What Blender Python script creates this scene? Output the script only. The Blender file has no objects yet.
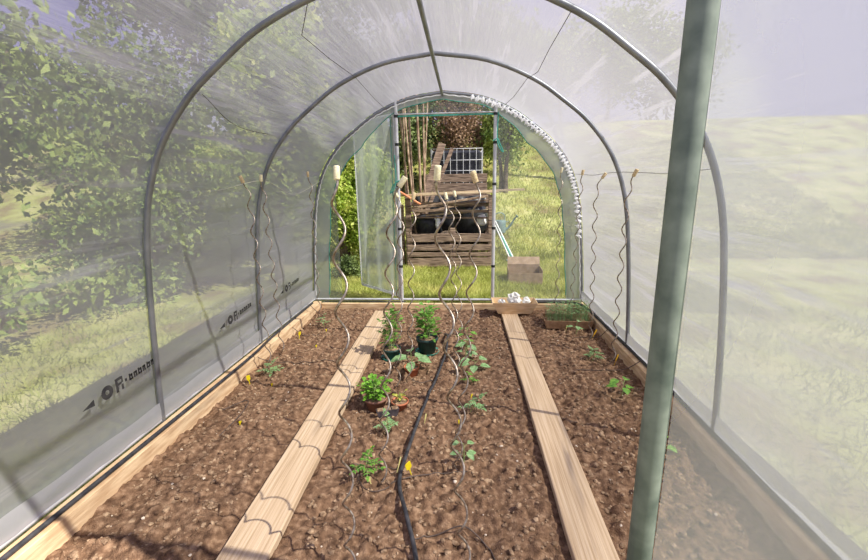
import bpy, math, random
import numpy as np
from mathutils import Vector, Matrix
C = bpy.context.scene
PI = math.pi
# ---------------------------------------------------------------- camera
YAW, PITCH, ROLL = .0725, .2298, .0165
fw = Vector((-math.sin(YAW)*math.cos(PITCH), math.cos(YAW)*math.cos(PITCH), -math.sin(PITCH)))
rt = Vector((math.cos(YAW), math.sin(YAW), 0)); up = rt.cross(fw)
rt, up = rt*math.cos(ROLL)-up*math.sin(ROLL), rt*math.sin(ROLL)+up*math.cos(ROLL)
cd = bpy.data.cameras.new('camera'); cam = bpy.data.objects.new('camera', cd); C.collection.objects.link(cam)
m3 = Matrix((rt, up, -fw)).transposed()
cam.matrix_world = Matrix.Translation((0, 0, 1.5)) @ m3.to_4x4()
cd.sensor_fit = 'HORIZONTAL'; cd.sensor_width = 36; cd.lens = 36*420/868; cd.clip_start = .05; cd.clip_end = 300
C.camera = cam
# ---------------------------------------------------------------- world and sun
W = bpy.data.worlds.new('sky'); C.world = W; W.use_nodes = True
wn = W.node_tree.nodes; wl = W.node_tree.links; wn.clear()
wo = wn.new('ShaderNodeOutputWorld'); bg = wn.new('ShaderNodeBackground'); tcw = wn.new('ShaderNodeTexCoord')
ns = wn.new('ShaderNodeTexNoise'); ns.inputs['Scale'].default_value = 2.6; ns.inputs['Detail'].default_value = 5
cr = wn.new('ShaderNodeValToRGB')
cr.color_ramp.elements[0].position = .46; cr.color_ramp.elements[0].color = (.42, .40, .78, 1)
cr.color_ramp.elements[1].position = .60; cr.color_ramp.elements[1].color = (.80, .79, .92, 1)
wl.new(tcw.outputs['Generated'], ns.inputs['Vector']); wl.new(ns.outputs['Fac'], cr.inputs['Fac'])
wl.new(cr.outputs['Color'], bg.inputs['Color']); bg.inputs['Strength'].default_value = .8
wl.new(bg.outputs['Background'], wo.inputs['Surface'])
sd = bpy.data.lights.new('sun', 'SUN'); sun = bpy.data.objects.new('sun', sd); C.collection.objects.link(sun)
EL, AZ = math.radians(50), math.radians(-20)      # from the right, a little behind the camera
to_sun = Vector((math.cos(EL)*math.cos(AZ), math.cos(EL)*math.sin(AZ), math.sin(EL)))
sun.rotation_euler = to_sun.to_track_quat('Z', 'Y').to_euler(); sun.location = to_sun*20
sd.energy = 7.0; sd.color = (1, .95, .86); sd.angle = .009
C.view_settings.view_transform = 'Standard'; C.view_settings.look = 'None'
C.view_settings.gamma = 1; C.view_settings.use_curve_mapping = False
C.view_settings.exposure = 0.38
C.cycles.transparent_max_bounces = 24
random.seed(5); rng = np.random.default_rng(5)
# ---------------------------------------------------------------- materials
def nt(name):
    m = bpy.data.materials.new(name); m.use_nodes = True; t = m.node_tree; t.nodes.clear()
    return m, t.nodes, t.links, t.nodes.new('ShaderNodeOutputMaterial')
def rgb(c): return (c[0], c[1], c[2], 1)
def mat(name, c1, c2=None, scale=20, rough=.7, metal=0, stretch=(1, 1, 1), bump=0, detail=4, lo=.35, hi=.65, trans=0, spec=.4, c3=None, bscale=None):
    m, n, l, out = nt(name)
    b = n.new('ShaderNodeBsdfPrincipled'); b.inputs['Roughness'].default_value = rough; b.inputs['Metallic'].default_value = metal
    b.inputs['Specular IOR Level'].default_value = spec
    tc = n.new('ShaderNodeTexCoord'); mp = n.new('ShaderNodeMapping'); mp.inputs['Scale'].default_value = stretch
    l.new(tc.outputs['Object'], mp.inputs['Vector'])
    nz = n.new('ShaderNodeTexNoise'); nz.inputs['Scale'].default_value = scale; nz.inputs['Detail'].default_value = detail
    l.new(mp.outputs[0], nz.inputs['Vector'])
    r = n.new('ShaderNodeValToRGB'); e = r.color_ramp.elements
    e[0].position = lo; e[0].color = rgb(c1); e[1].position = hi; e[1].color = rgb(c2 or c1)
    if c3: k = e.new((lo+hi)/2+.001); k.color = rgb(c3)
    l.new(nz.outputs['Fac'], r.inputs['Fac']); l.new(r.outputs['Color'], b.inputs['Base Color'])
    if bump:
        nb = n.new('ShaderNodeTexNoise'); nb.inputs['Scale'].default_value = bscale or scale*2; nb.inputs['Detail'].default_value = 5
        l.new(mp.outputs[0], nb.inputs['Vector'])
        bp = n.new('ShaderNodeBump'); bp.inputs['Strength'].default_value = bump; bp.inputs['Distance'].default_value = .01
        l.new(nb.outputs['Fac'], bp.inputs['Height']); l.new(bp.outputs[0], b.inputs['Normal'])
    if trans:
        tr = n.new('ShaderNodeBsdfTranslucent'); l.new(r.outputs['Color'], tr.inputs['Color'])
        mx = n.new('ShaderNodeMixShader'); mx.inputs[0].default_value = trans
        l.new(b.outputs[0], mx.inputs[1]); l.new(tr.outputs[0], mx.inputs[2]); l.new(mx.outputs[0], out.inputs['Surface'])
    else: l.new(b.outputs[0], out.inputs['Surface'])
    return m
def film(name, col, clear, haze, stretch, tint=(.95, .97, .97), folds=.25, fscale=3.0):
    """horticultural polythene: see-through face on, milky at a glancing angle, with stretched folds"""
    m, n, l, out = nt(name)
    tr = n.new('ShaderNodeBsdfTransparent'); tr.inputs['Color'].default_value = rgb(tint)
    tl = n.new('ShaderNodeBsdfTranslucent'); tl.inputs['Color'].default_value = rgb(col)
    df = n.new('ShaderNodeBsdfDiffuse'); df.inputs['Color'].default_value = rgb(col)
    gl = n.new('ShaderNodeBsdfGlossy'); gl.inputs['Roughness'].default_value = .3; gl.inputs['Color'].default_value = (.9, .9, .9, 1)
    m1 = n.new('ShaderNodeMixShader'); m1.inputs[0].default_value = .55; l.new(tl.outputs[0], m1.inputs[1]); l.new(df.outputs[0], m1.inputs[2])
    m2 = n.new('ShaderNodeMixShader'); m2.inputs[0].default_value = .10; l.new(m1.outputs[0], m2.inputs[1]); l.new(gl.outputs[0], m2.inputs[2])
    lw = n.new('ShaderNodeLayerWeight'); lw.inputs['Blend'].default_value = .5
    mr = n.new('ShaderNodeMapRange'); mr.inputs['From Min'].default_value = .05; mr.inputs['From Max'].default_value = .8
    mr.inputs['To Min'].default_value = clear; mr.inputs['To Max'].default_value = haze
    l.new(lw.outputs['Facing'], mr.inputs['Value'])
    tc = n.new('ShaderNodeTexCoord'); mp = n.new('ShaderNodeMapping'); mp.inputs['Scale'].default_value = stretch
    l.new(tc.outputs['Object'], mp.inputs['Vector'])
    nz = n.new('ShaderNodeTexNoise'); nz.inputs['Scale'].default_value = fscale; nz.inputs['Detail'].default_value = 6; nz.inputs['Roughness'].default_value = .6
    l.new(mp.outputs[0], nz.inputs['Vector'])
    r = n.new('ShaderNodeMapRange'); r.inputs['From Min'].default_value = .56; r.inputs['From Max'].default_value = .72
    r.inputs['To Min'].default_value = 0; r.inputs['To Max'].default_value = folds
    l.new(nz.outputs['Fac'], r.inputs['Value'])
    ad = n.new('ShaderNodeMath'); ad.operation = 'ADD'; ad.use_clamp = True
    l.new(mr.outputs[0], ad.inputs[0]); l.new(r.outputs[0], ad.inputs[1])
    bp = n.new('ShaderNodeBump'); bp.inputs['Strength'].default_value = .6; bp.inputs['Distance'].default_value = .02
    l.new(nz.outputs['Fac'], bp.inputs['Height']); l.new(bp.outputs[0], gl.inputs['Normal']); l.new(bp.outputs[0], tl.inputs['Normal'])
    mx = n.new('ShaderNodeMixShader'); l.new(ad.outputs[0], mx.inputs[0]); l.new(tr.outputs[0], mx.inputs[1]); l.new(m2.outputs[0], mx.inputs[2])
    l.new(mx.outputs[0], out.inputs['Surface'])
    return m
M = {}
M['film'] = film('tunnel_film', (.47, .47, .505), .34, .94, (4.0, .25, 4.0), folds=.42)
M['film_end'] = film('end_film', (.66, .68, .68), .20, .7, (1, 1, .5), folds=.12)
M['film_leaf'] = film('door_film', (.56, .61, .59), .50, .8, (2.5, 2.5, .4), folds=.1)
M['film_band'] = film('folded_film', (.46, .50, .50), .74, .95, (2, 2, 2), folds=.2)
M['film_white'] = film('bunched_film', (.97, .97, .98), .9, 1.0, (9, 9, 9), folds=.15)
M['hem'] = film('film_hem', (.50, .50, .52), .85, 1.0, (1, 1, 1), folds=.1)
M['teal'] = mat('teal_edge', (.06, .36, .28), (.12, .50, .40), 15, .5, trans=.3)
M['pipe'] = mat('galvanised_pipe', (.19, .20, .215), (.28, .29, .31), 8, .45, .55)
M['pipe_dark'] = mat('weathered_pipe', (.10, .13, .11), (.22, .26, .22), 14, .6, .2)
M['pipe_light'] = mat('door_pipe', (.55, .56, .58), (.72, .72, .74), 10, .4, .4)
M['rod'] = mat('spiral_rod', (.17, .125, .09), (.46, .40, .34), 60, .36, .7)
M['cork'] = mat('cork', (.52, .38, .20), (.78, .64, .40), 160, .85, bump=.3)
M['cork_pale'] = mat('pale_cork', (.70, .62, .38), (.84, .78, .55), 120, .8, bump=.2)
M['soil'] = mat('soil', (.085, .046, .027), (.37, .235, .145), 30, .95, bump=1.0, detail=12, c3=(.20, .115, .068), bscale=160, lo=.3, hi=.72, spec=.15)
M['clod'] = mat('clod', (.12, .07, .042), (.44, .30, .19), 30, .95, bump=.7, bscale=150, spec=.15)
M['pebble'] = mat('pebble', (.50, .40, .30), (.66, .55, .44), 40, .8)
M['plank'] = mat('sawn_plank', (.40, .28, .17), (.58, .44, .30), 5, .85, stretch=(16, .35, 16), bump=.3, c3=(.51, .37, .24), detail=7, spec=.2)
M['board'] = mat('edging_board', (.50, .32, .18), (.74, .55, .34), 5, .8, stretch=(1.2, 1.2, 8), bump=.25, detail=7, spec=.2)
M['old_wood'] = mat('weathered_wood', (.10, .068, .05), (.37, .27, .20), 5, .85, stretch=(1, 1, 9), bump=.4, detail=7, spec=.2)
M['stick'] = mat('bark_stick', (.15, .095, .06), (.42, .31, .22), 10, .85, bump=.4, spec=.2)
M['batten'] = mat('pale_batten', (.36, .27, .16), (.56, .45, .30), 8, .8, stretch=(.4, 4, 4), bump=.2, spec=.2)
M['rust'] = mat('rusty_timber', (.46, .15, .06), (.62, .27, .14), 9, .8, bump=.3)
M['black'] = mat('black_plastic', (.010, .011, .012), (.03, .032, .035), 20, .4)
M['hose'] = mat('black_hose', (.02, .02, .024), (.055, .052, .055), 30, .5, bump=.1)
M['drip'] = mat('drip_tube', (.05, .035, .03), (.12, .08, .06), 30, .6)
M['terracotta'] = mat('terracotta', (.42, .13, .06), (.56, .21, .11), 25, .7)
M['dark_pot'] = mat('dark_green_pot', (.012, .035, .032), (.03, .07, .06), 20, .45)
M['brown_pot'] = mat('brown_pot', (.20, .09, .06), (.30, .15, .10), 20, .55)
M['tray_black'] = mat('module_tray', (.035, .030, .035), (.09, .075, .085), 25, .5)
M['tray_brown'] = mat('brown_tray', (.20, .11, .055), (.36, .22, .12), 20, .7)
M['yellow'] = mat('yellow_tag', (.95, .78, .01), (.98, .86, .03), 30, .5, trans=.25)
M['amber'] = mat('amber_tag', (.80, .45, .02), (.88, .56, .05), 30, .5, trans=.2)
M['pale_yellow'] = mat('pale_tag', (.66, .60, .22), (.74, .68, .30), 30, .5)
M['card'] = mat('cardboard', (.27, .19, .125), (.38, .28, .19), 14, .85, spec=.15)
M['card_pale'] = mat('pale_wood_box', (.62, .42, .22), (.76, .56, .34), 9, .75, stretch=(1, 5, 5))
M['paper'] = mat('crumpled_paper', (.70, .68, .62), (.88, .87, .84), 25, .8, bump=.5)
M['can'] = mat('watering_can_green', (.12, .21, .20), (.22, .32, .31), 8, .5, .3)
M['white'] = mat('white_paint', (.62, .66, .64), (.80, .82, .80), 8, .5)
M['wire'] = mat('white_wire', (.62, .64, .64), (.8, .8, .8), 8, .4, .3)
M['string_dark'] = mat('dark_twine', (.10, .09, .09), (.2, .18, .18), 20, .8)
M['string_pale'] = mat('pale_twine', (.60, .58, .50), (.72, .70, .62), 20, .8)
M['ink'] = mat('print_ink', (.02, .02, .025), (.05, .05, .05), 20, .6)
M['leaf'] = mat('leaf_green', (.06, .20, .025), (.24, .46, .07), 60, .5, trans=.3)
M['leaf_pale'] = mat('leaf_pale', (.15, .30, .10), (.36, .54, .26), 50, .55, trans=.3)
M['leaf_bright'] = mat('leaf_bright', (.10, .30, .02), (.32, .60, .08), 60, .45, trans=.3)
M['leaf_yellow'] = mat('leaf_yellow', (.35, .38, .04), (.62, .60, .14), 60, .5, trans=.3)
M['stem'] = mat('green_stem', (.18, .28, .08), (.36, .42, .16), 40, .6)
M['grass'] = mat('grass_blade', (.25, .27, .05), (.56, .54, .18), 1.6, .8, trans=.35, c3=(.37, .41, .10), detail=6)
M['turf'] = mat('turf', (.22, .18, .08), (.44, .42, .18), 1.3, .9, bump=.8, bscale=40, c3=(.34, .36, .11), detail=9, spec=.1, lo=.38, hi=.66)
M['crown_bright'] = mat('crown_bright', (.26, .38, .05), (.76, .78, .24), 3, .55, trans=.5, c3=(.46, .58, .12), detail=6)
M['crown_dark'] = mat('crown_dark', (.05, .085, .025), (.20, .26, .07), 3, .6, trans=.2, detail=6)
M['crown_mid'] = mat('crown_mid', (.10, .18, .03), (.38, .46, .11), 3, .6, trans=.25, detail=6)
M['crown_red'] = mat('crown_brown', (.16, .09, .05), (.40, .27, .17), 3, .7, trans=.2, detail=6)
M['bark'] = mat('bark', (.06, .045, .03), (.17, .13, .09), 8, .9, bump=.6)
M['compost'] = mat('compost', (.03, .022, .015), (.11, .08, .055), 18, .95, bump=1)
# ---------------------------------------------------------------- mesh helpers
class MB:
    def __init__(s): s.v = []; s.f = []; s.sm = []
    def add(s, vs, fs, smooth=False):
        k = len(s.v); s.v += [tuple(p) for p in vs]
        s.f += [tuple(i+k for i in f) for f in fs]; s.sm += [smooth]*len(fs); return s
    def box(s, c, d, R=None, taper=1.0, bev=0.0):
        c = Vector(c); hx, hy, hz = d[0]/2, d[1]/2, d[2]/2
        if bev <= 0 or taper != 1.0:
            P = []
            for z in (-hz, hz):
                t = taper if z < 0 else 1.0
                P += [Vector((x*t, y*t, z)) for x, y in ((-hx, -hy), (hx, -hy), (hx, hy), (-hx, hy))]
            F = [(3, 2, 1, 0), (4, 5, 6, 7), (0, 1, 5, 4), (1, 2, 6, 5), (2, 3, 7, 6), (3, 0, 4, 7)]
        else:
            P = []; b = bev
            for z, i in ((-hz, b), (-hz+b, 0), (hz-b, 0), (hz, b)):
                x, y = hx-i, hy-i; e = b if i == 0 else 0
                P += [Vector(q) for q in ((-x+e, -y, z), (x-e, -y, z), (x, -y+e, z), (x, y-e, z), (x-e, y, z), (-x+e, y, z), (-x, y-e, z), (-x, -y+e, z))]
            F = [tuple(range(7, -1, -1)), tuple(range(24, 32))]
            for r in range(3):
                for k in range(8): F.append((r*8+k, r*8+(k+1) % 8, r*8+8+(k+1) % 8, r*8+8+k))
        return s.add([c+(R @ p if R else p) for p in P], F)
    def bar(s, a, b, w, h, bev=0):
        """box running from a to b"""
        a = Vector(a); b = Vector(b); d = b-a; x = d.normalized()
        z = Vector((0, 0, 1)) if abs(x.z) < .8 else Vector((0, -1, 0))
        y = z.cross(x).normalized(); z = x.cross(y)
        return s.box((a+b)/2, (d.length, w, h), Matrix((x, y, z)).transposed(), bev=bev)
    def tube(s, pts, r, seg=8, cap=True, closed=False):
        P = [Vector(p) for p in pts]; n = len(P)
        rr = r if hasattr(r, '__len__') else [r]*n
        V = []; prev = None
        for i in range(n):
            if closed: t = (P[(i+1) % n]-P[i-1]).normalized()
            else: t = (P[min(i+1, n-1)]-P[max(i-1, 0)]).normalized()
            if prev is None:
                a = Vector((0, 0, 1)) if abs(t.z) < .9 else Vector((1, 0, 0))
                u = t.cross(a).normalized()
            else:
                u = (prev-t*prev.dot(t))
                u = u.normalized() if u.length > 1e-6 else prev
            prev = u; w = t.cross(u)
            for k in range(seg):
                an = 2*PI*k/seg; V.append(P[i]+(u*math.cos(an)+w*math.sin(an))*rr[i])
        F = []
        for i in range(n if closed else n-1):
            j = (i+1) % n
            for k in range(seg): F.append((i*seg+k, i*seg+(k+1) % seg, j*seg+(k+1) % seg, j*seg+k))
        s.add(V, F, True)
        if cap and not closed:
            s.add(V[:seg], [tuple(range(seg-1, -1, -1))]); s.add(V[-seg:], [tuple(range(seg))])
        return s
    def lathe(s, prof, c=(0, 0, 0), seg=24, R=None):
        V = []; c = Vector(c)
        for r, z in prof:
            for k in range(seg):
                p = Vector((r*math.cos(2*PI*k/seg), r*math.sin(2*PI*k/seg), z)); V.append(c+(R @ p if R else p))
        F = []
        for i in range(len(prof)-1):
            for k in range(seg): F.append((i*seg+k, i*seg+(k+1) % seg, (i+1)*seg+(k+1) % seg, (i+1)*seg+k))
        return s.add(V, F, True)
    def leaf(s, p, d, n, L, w, droop=.25, fold=.15):
        """a pointed leaf from p along d, face normal n"""
        p = Vector(p); d = Vector(d).normalized(); n = Vector(n); sd_ = d.cross(n)
        if sd_.length < 1e-4: sd_ = d.cross(Vector((1, 0, .3)))
        sd_.normalize(); n = sd_.cross(d).normalized()
        if n.z < 0: n = -n
        V = [p]
        for t, ww in ((.25, .8), (.55, 1), (.8, .62)):
            m = p+d*(L*t)-Vector((0, 0, 1))*(droop*L*t*t)
            V += [m+sd_*(w/2*ww)+n*fold*w*ww, m, m-sd_*(w/2*ww)+n*fold*w*ww]
        V.append(p+d*L-Vector((0, 0, 1))*(droop*L))
        F = [(0, 2, 1), (0, 3, 2), (1, 2, 5, 4), (2, 3, 6, 5), (4, 5, 8, 7), (5, 6, 9, 8), (7, 8, 10), (8, 9, 10)]
        return s.add(V, F, True)
    def build(s, name, m, parent=None, loc=None):
        me = bpy.data.meshes.new(name); me.from_pydata(s.v, [], s.f); me.materials.append(m)
        me.polygons.foreach_set('use_smooth', s.sm); me.update()
        o = bpy.data.objects.new(name, me); C.collection.objects.link(o)
        if parent: o.parent = parent
        if loc: o.location = loc
        return o
def T(name, label, cat, loc=(0, 0, 0), group=None, rz=0):
    o = bpy.data.objects.new(name, None); C.collection.objects.link(o); o.location = loc; o.rotation_euler.z = rz
    o.empty_display_size = .1; return tag(o, label, cat, group)
def tag(o, label, cat, group=None, kind=None):
    o['label'] = label; o['category'] = cat
    if group: o['group'] = group
    if kind: o['kind'] = kind
    return o
def struct(o, label=None, cat=None):
    o['kind'] = 'structure'
    if label: o['label'] = label
    if cat: o['category'] = cat
    return o
def smooth(pts, n=8):
    P = [Vector(p) for p in pts]; P = [P[0]*2-P[1]]+P+[P[-1]*2-P[-2]]; out = []
    for i in range(1, len(P)-2):
        for k in range(n):
            t = k/n; a, b, c, d = P[i-1:i+3]
            out.append(.5*((2*b)+(c-a)*t+(2*a-5*b+4*c-d)*t*t+(3*b-a-3*c+d)*t**3))
    return out+[P[-2]]
def arrays_mesh(name, V, F, m, smooth_=False):
    me = bpy.data.meshes.new(name); nv = len(V); nf, k = F.shape
    me.vertices.add(nv); me.vertices.foreach_set('co', np.ascontiguousarray(V, dtype=np.float32).ravel())
    me.loops.add(nf*k); me.loops.foreach_set('vertex_index', F.astype(np.int32).ravel())
    me.polygons.add(nf); me.polygons.foreach_set('loop_start', np.arange(0, nf*k, k, dtype=np.int32))
    me.polygons.foreach_set('use_smooth', np.full(nf, smooth_))
    me.materials.append(m); me.update(); me.validate()
    o = bpy.data.objects.new(name, me); C.collection.objects.link(o); return o
def vnoise(X, Y, s, seed):
    """smooth value noise at frequency s"""
    g = np.random.default_rng(seed).random((256, 256)); x = X*s+97.3; y = Y*s+41.7
    xi = np.floor(x).astype(int); yi = np.floor(y).astype(int); fx = x-xi; fy = y-yi
    fx = fx*fx*(3-2*fx); fy = fy*fy*(3-2*fy); xi %= 255; yi %= 255
    return (g[yi, xi]*(1-fx)+g[yi, xi+1]*fx)*(1-fy)+(g[yi+1, xi]*(1-fx)+g[yi+1, xi+1]*fx)*fy
# ---------------------------------------------------------------- tunnel shape
XC = -.223; Y0, Y1, Y2, Y3 = .76, 2.2, 3.49, 4.93
PR = [(1.63, 0), (1.625, .1), (1.60, .5), (1.565, .9), (1.52, 1.25), (1.455, 1.5), (1.35, 1.72), (1.18, 1.93), (1.0, 2.08), (.75, 2.25), (.4, 2.39), (0, 2.45)]
half = smooth([(x, 0, z) for x, z in PR], 5)
ARCH = [(-p.x, p.z) for p in half] + [(p.x, p.z) for p in reversed(half[:-1])]
def arch(y, off=0.0, zmin=-.0):
    out = []
    n = len(ARCH)
    for i, (x, z) in enumerate(ARCH):
        a = ARCH[max(i-1, 0)]; b = ARCH[min(i+1, n-1)]; tx, tz = b[0]-a[0], b[1]-a[1]; L = math.hypot(tx, tz)
        out.append((XC+x-tz/L*off, y, z+tx/L*off))
    return out
def ground(x, y):
    """lawn height: flat round the tunnel, climbing behind it"""
    y = np.asarray(y, float); x = np.asarray(x, float)
    a = np.clip(y-7.5, 0, 13)*.13+np.clip(y-10, 0, 9.5)*.25
    return a
# ---------------------------------------------------------------- ground
def lawn():
    xs = np.concatenate([np.linspace(-22, -5, 30), np.linspace(-4.9, 7, 120), np.linspace(7.2, 30, 40)])
    ys = np.concatenate([np.linspace(-4, 4.5, 30), np.linspace(4.6, 13, 110), np.linspace(13.2, 42, 60)])
    X, Y = np.meshgrid(xs, ys); Z = ground(X, Y)+(vnoise(X, Y, 1.2, 3)-.5)*.05+(vnoise(X, Y, 6, 4)-.5)*.03-.045
    Z = np.where((X > -1.85) & (X < 1.42) & (Y < 4.9), -.12, Z)
    V = np.stack([X, Y, Z], -1).reshape(-1, 3); nx, ny = len(xs), len(ys)
    i = np.arange(nx*ny).reshape(ny, nx); F = np.stack([i[:-1, :-1], i[:-1, 1:], i[1:, 1:], i[1:, :-1]], -1).reshape(-1, 4)
    o = arrays_mesh('lawn_ground', V, F, M['turf'], True); struct(o)
lawn()
def soil():
    st = .008; xs = np.arange(-1.775, 1.345, st); ys = np.arange(.3, 4.86, st)
    X, Y = np.meshgrid(xs, ys)
    Z = (vnoise(X, Y, 1.8, 11)-.5)*.03+(vnoise(X, Y, 7, 12)-.5)*.034+(vnoise(X, Y, 19, 13)-.5)*.014+(vnoise(X, Y, 45, 14)-.5)*.010+(vnoise(X, Y, 95, 15)-.5)*.007
    g = np.random.default_rng(21)
    for k in range(9000):
        cx, cy = g.uniform(-1.77, 1.34), g.uniform(.4, 4.85); r = .010+.026*g.random()**3.0
        i0, i1 = int((cx-r+1.775)/st), int((cx+r+1.775)/st)+2; j0, j1 = int((cy-r-.3)/st), int((cy+r-.3)/st)+2
        i0, j0 = max(i0, 0), max(j0, 0)
        sx = X[j0:j1, i0:i1]-cx; sy = Y[j0:j1, i0:i1]-cy
        q = 1-(sx**2+sy**2)/(r*r); h = np.sqrt(np.clip(q, 0, None))*r*.75
        Z[j0:j1, i0:i1] = np.maximum(Z[j0:j1, i0:i1], Z[j0:j1, i0:i1]*.5+h-.003) if k % 2 else Z[j0:j1, i0:i1]+h*.6
    for k in range(150):                                  # hollows between the clods
        cx, cy, rr = g.uniform(-1.7, 1.3), g.uniform(.8, 4.8), g.uniform(.012, .045)
        Z -= np.exp(-((X-cx)**2+((Y-cy)*1.3)**2)/(rr*rr))*rr*.75
    for x0, x1 in ((-1.07, -.80), (.42, .61)):            # pressed flat below the planks
        w = np.clip((.02-np.maximum(x0-X, X-x1))/.03, 0, 1)*(Y < 4.72)
        Z = Z*(1-w)+w*(-.01)
    Z = np.clip(Z, -.03, .055)
    V = np.stack([X, Y, Z], -1).reshape(-1, 3); ny, nx = X.shape
    i = np.arange(nx*ny).reshape(ny, nx); F = np.stack([i[:-1, :-1], i[:-1, 1:], i[1:, 1:], i[1:, :-1]], -1).reshape(-1, 4)
    o = arrays_mesh('floor', V, F, M['soil'], True); struct(o); return X, Y, Z
SX, SY, SZ = soil()
def sz(x, y):
    i = min(max(int((x+1.775)/.008), 0), SX.shape[1]-1); j = min(max(int((y-.3)/.008), 0), SX.shape[0]-1)
    return float(SZ[j, i])
def on_plank(x, y): return (-1.1 < x < -.75 or .40 < x < .63) and y < 4.7
def lumps(name, m, n, r0, r1, seed, label, cat):
    g = random.Random(seed); mb = MB()
    ico = [(0, 0, 1), (.89, 0, .45), (.28, .85, .45), (-.72, .53, .45), (-.72, -.53, .45), (.28, -.85, .45), (.72, .53, -.45), (-.28, .85, -.45), (-.89, 0, -.45), (-.28, -.85, -.45), (.72, -.53, -.45), (0, 0, -1)]
    fc = [(0, 1, 2), (0, 2, 3), (0, 3, 4), (0, 4, 5), (0, 5, 1), (1, 6, 2), (2, 7, 3), (3, 8, 4), (4, 9, 5), (5, 10, 1), (6, 7, 2), (7, 8, 3), (8, 9, 4), (9, 10, 5), (10, 6, 1), (7, 6, 11), (8, 7, 11), (9, 8, 11), (10, 9, 11), (6, 10, 11)]
    k = 0
    while k < n:
        x, y = g.uniform(-1.7, 1.3), g.uniform(.9, 4.78)
        if on_plank(x, y): continue
        r = r0+(r1-r0)*g.random()**2.5; z = sz(x, y)+r*.2; sc = (r*g.uniform(.7, 1.3), r*g.uniform(.7, 1.2), r*g.uniform(.5, .8)); a = g.uniform(0, 6.3)
        R = Matrix.Rotation(a, 3, 'Z') @ Matrix.Rotation(g.uniform(-.5, .5), 3, 'X')
        mb.add([Vector((x, y, z))+R @ Vector((p[0]*sc[0], p[1]*sc[1], p[2]*sc[2]))*g.uniform(.8, 1.15) for p in ico], fc); k += 1
    tag(mb.build(name, m), label, cat, kind='stuff')
lumps('soil_clods', M['clod'], 9000, .003, .017, 31, 'loose brown soil crumbs scattered all over the tunnel beds', 'soil')
lumps('pebbles', M['pebble'], 330, .003, .010, 32, 'small pale stones lying in the brown soil', 'stones')
# ---------------------------------------------------------------- film walls
def skin(name, i0, i1, y0, y1, off):
    g = arch(0, off)[i0:i1+1]; ny = 90; mb = MB(); V = []; F = []
    ys = np.linspace(y0, y1, ny)
    for j, y in enumerate(ys):
        sag = min(abs(y-h) for h in (Y0, Y1, Y2, Y3))
        for k, (x, _, z) in enumerate(g):
            w = .010*math.sin(7*z+3.1*y)+.006*math.sin(23*z+5*y+x*9)
            w *= min(1, sag*4); n = Vector((x-XC, 0, max(z-1.0, 0))).normalized()
            V.append((x+n.x*w-.02*n.x*min(sag, .5), y, z+n.z*w-.02*n.z*min(sag, .5)))
    m = len(g)
    for j in range(ny-1):
        for k in range(m-1): F.append((j*m+k, j*m+k+1, (j+1)*m+k+1, (j+1)*m+k))
    mb.add(V, F, True); return mb.build(name, M['film'])
NA = len(ARCH); split = next(i for i, (x, z) in enumerate(ARCH) if z > 1.72)
first = next(i for i, (x, z) in enumerate(ARCH) if z >= .115)
wl_ = struct(skin('wall_left', first, split, Y0, Y3, .022)); ce = struct(skin('ceiling', split, NA-1-split, Y0, Y3, .022))
wr_ = struct(skin('wall_right', NA-1-split, NA-1-first, Y0, Y3, .022))
for s, w in ((-1, wl_), (1, wr_)):       # folded white hem of the film along the ground
    mb = MB(); x = XC+s*1.618
    n = 60; V = []; F = []
    for i in range(n+1):
        y = Y0+(Y3-Y0)*i/n
        V += [(x-s*.004, y, .22+.004*math.sin(i)), (x-s*.006, y, .17), (x-s*.004+.003*math.sin(i*1.7), y, .118)]
        if i < n: F += [(i*3, i*3+1, i*3+4, i*3+3), (i*3+1, i*3+2, i*3+5, i*3+4)]
    mb.add(V, F, True).build('hem', M['hem'], w)
# printed marks on the left wall film, repeated along its length
def printed(yc, zc, rise):
    mb = MB(); x = XC-1.585
    def q(y0, z0, y1, z1, cut=0):
        P = [(x, yc+a, zc+b*1.35+rise*a) for a, b in ((y0+cut, z0), (y1, z0), (y1, z1), (y0, z1))]
        mb.add(P, [(0, 1, 2, 3)])
    mb.add([(x, yc-.24, zc-.010-.24*rise), (x, yc-.17, zc-.022-.17*rise), (x, yc-.17, zc+.012-.17*rise)], [(0, 1, 2)])   # arrow
    n = 20; R0, R1 = .036, .012
    V = []
    for k in range(n):
        a = 2*PI*k/n; V += [(x, yc-.09+R0*math.cos(a)*1.0, zc+R0*math.sin(a)-.09*rise), (x, yc-.09+R1*math.cos(a), zc+R1*math.sin(a)-.09*rise)]
    mb.add(V, [(2*k, 2*k+1, (2*k+3) % (2*n), (2*k+2) % (2*n)) for k in range(n)])
    q(-.035, -.028, -.020, .028); q(-.020, .016, .004, .028); q(-.020, -.004, .004, .006); q(.004, .0, .014, .026); q(.0, -.028, .014, -.006)
    q(.026, -.006, .040, .006)
    for k, (h, w) in enumerate(((.018, .026), (.014, .026), (.018, .028), (.014, .024), (.018, .028), (.014, .022))):
        y = .055+k*.033; q(y, -.014, y+.011, h-.004); q(y+w-.011, -.014, y+w, .010); q(y+.006, .001, y+w, .010)
        if k % 2 == 0: q(y, -.014, y+w, -.007)
    o = mb.build('printed_mark', M['ink'], wl_); o['label'] = 'dark printed arrow, round logo and lettering on the film'
for yc, zc, r in ((1.92, .49, .08), (3.08, .49, .09), (4.14, .47, .07)): printed(yc, zc, r)
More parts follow.
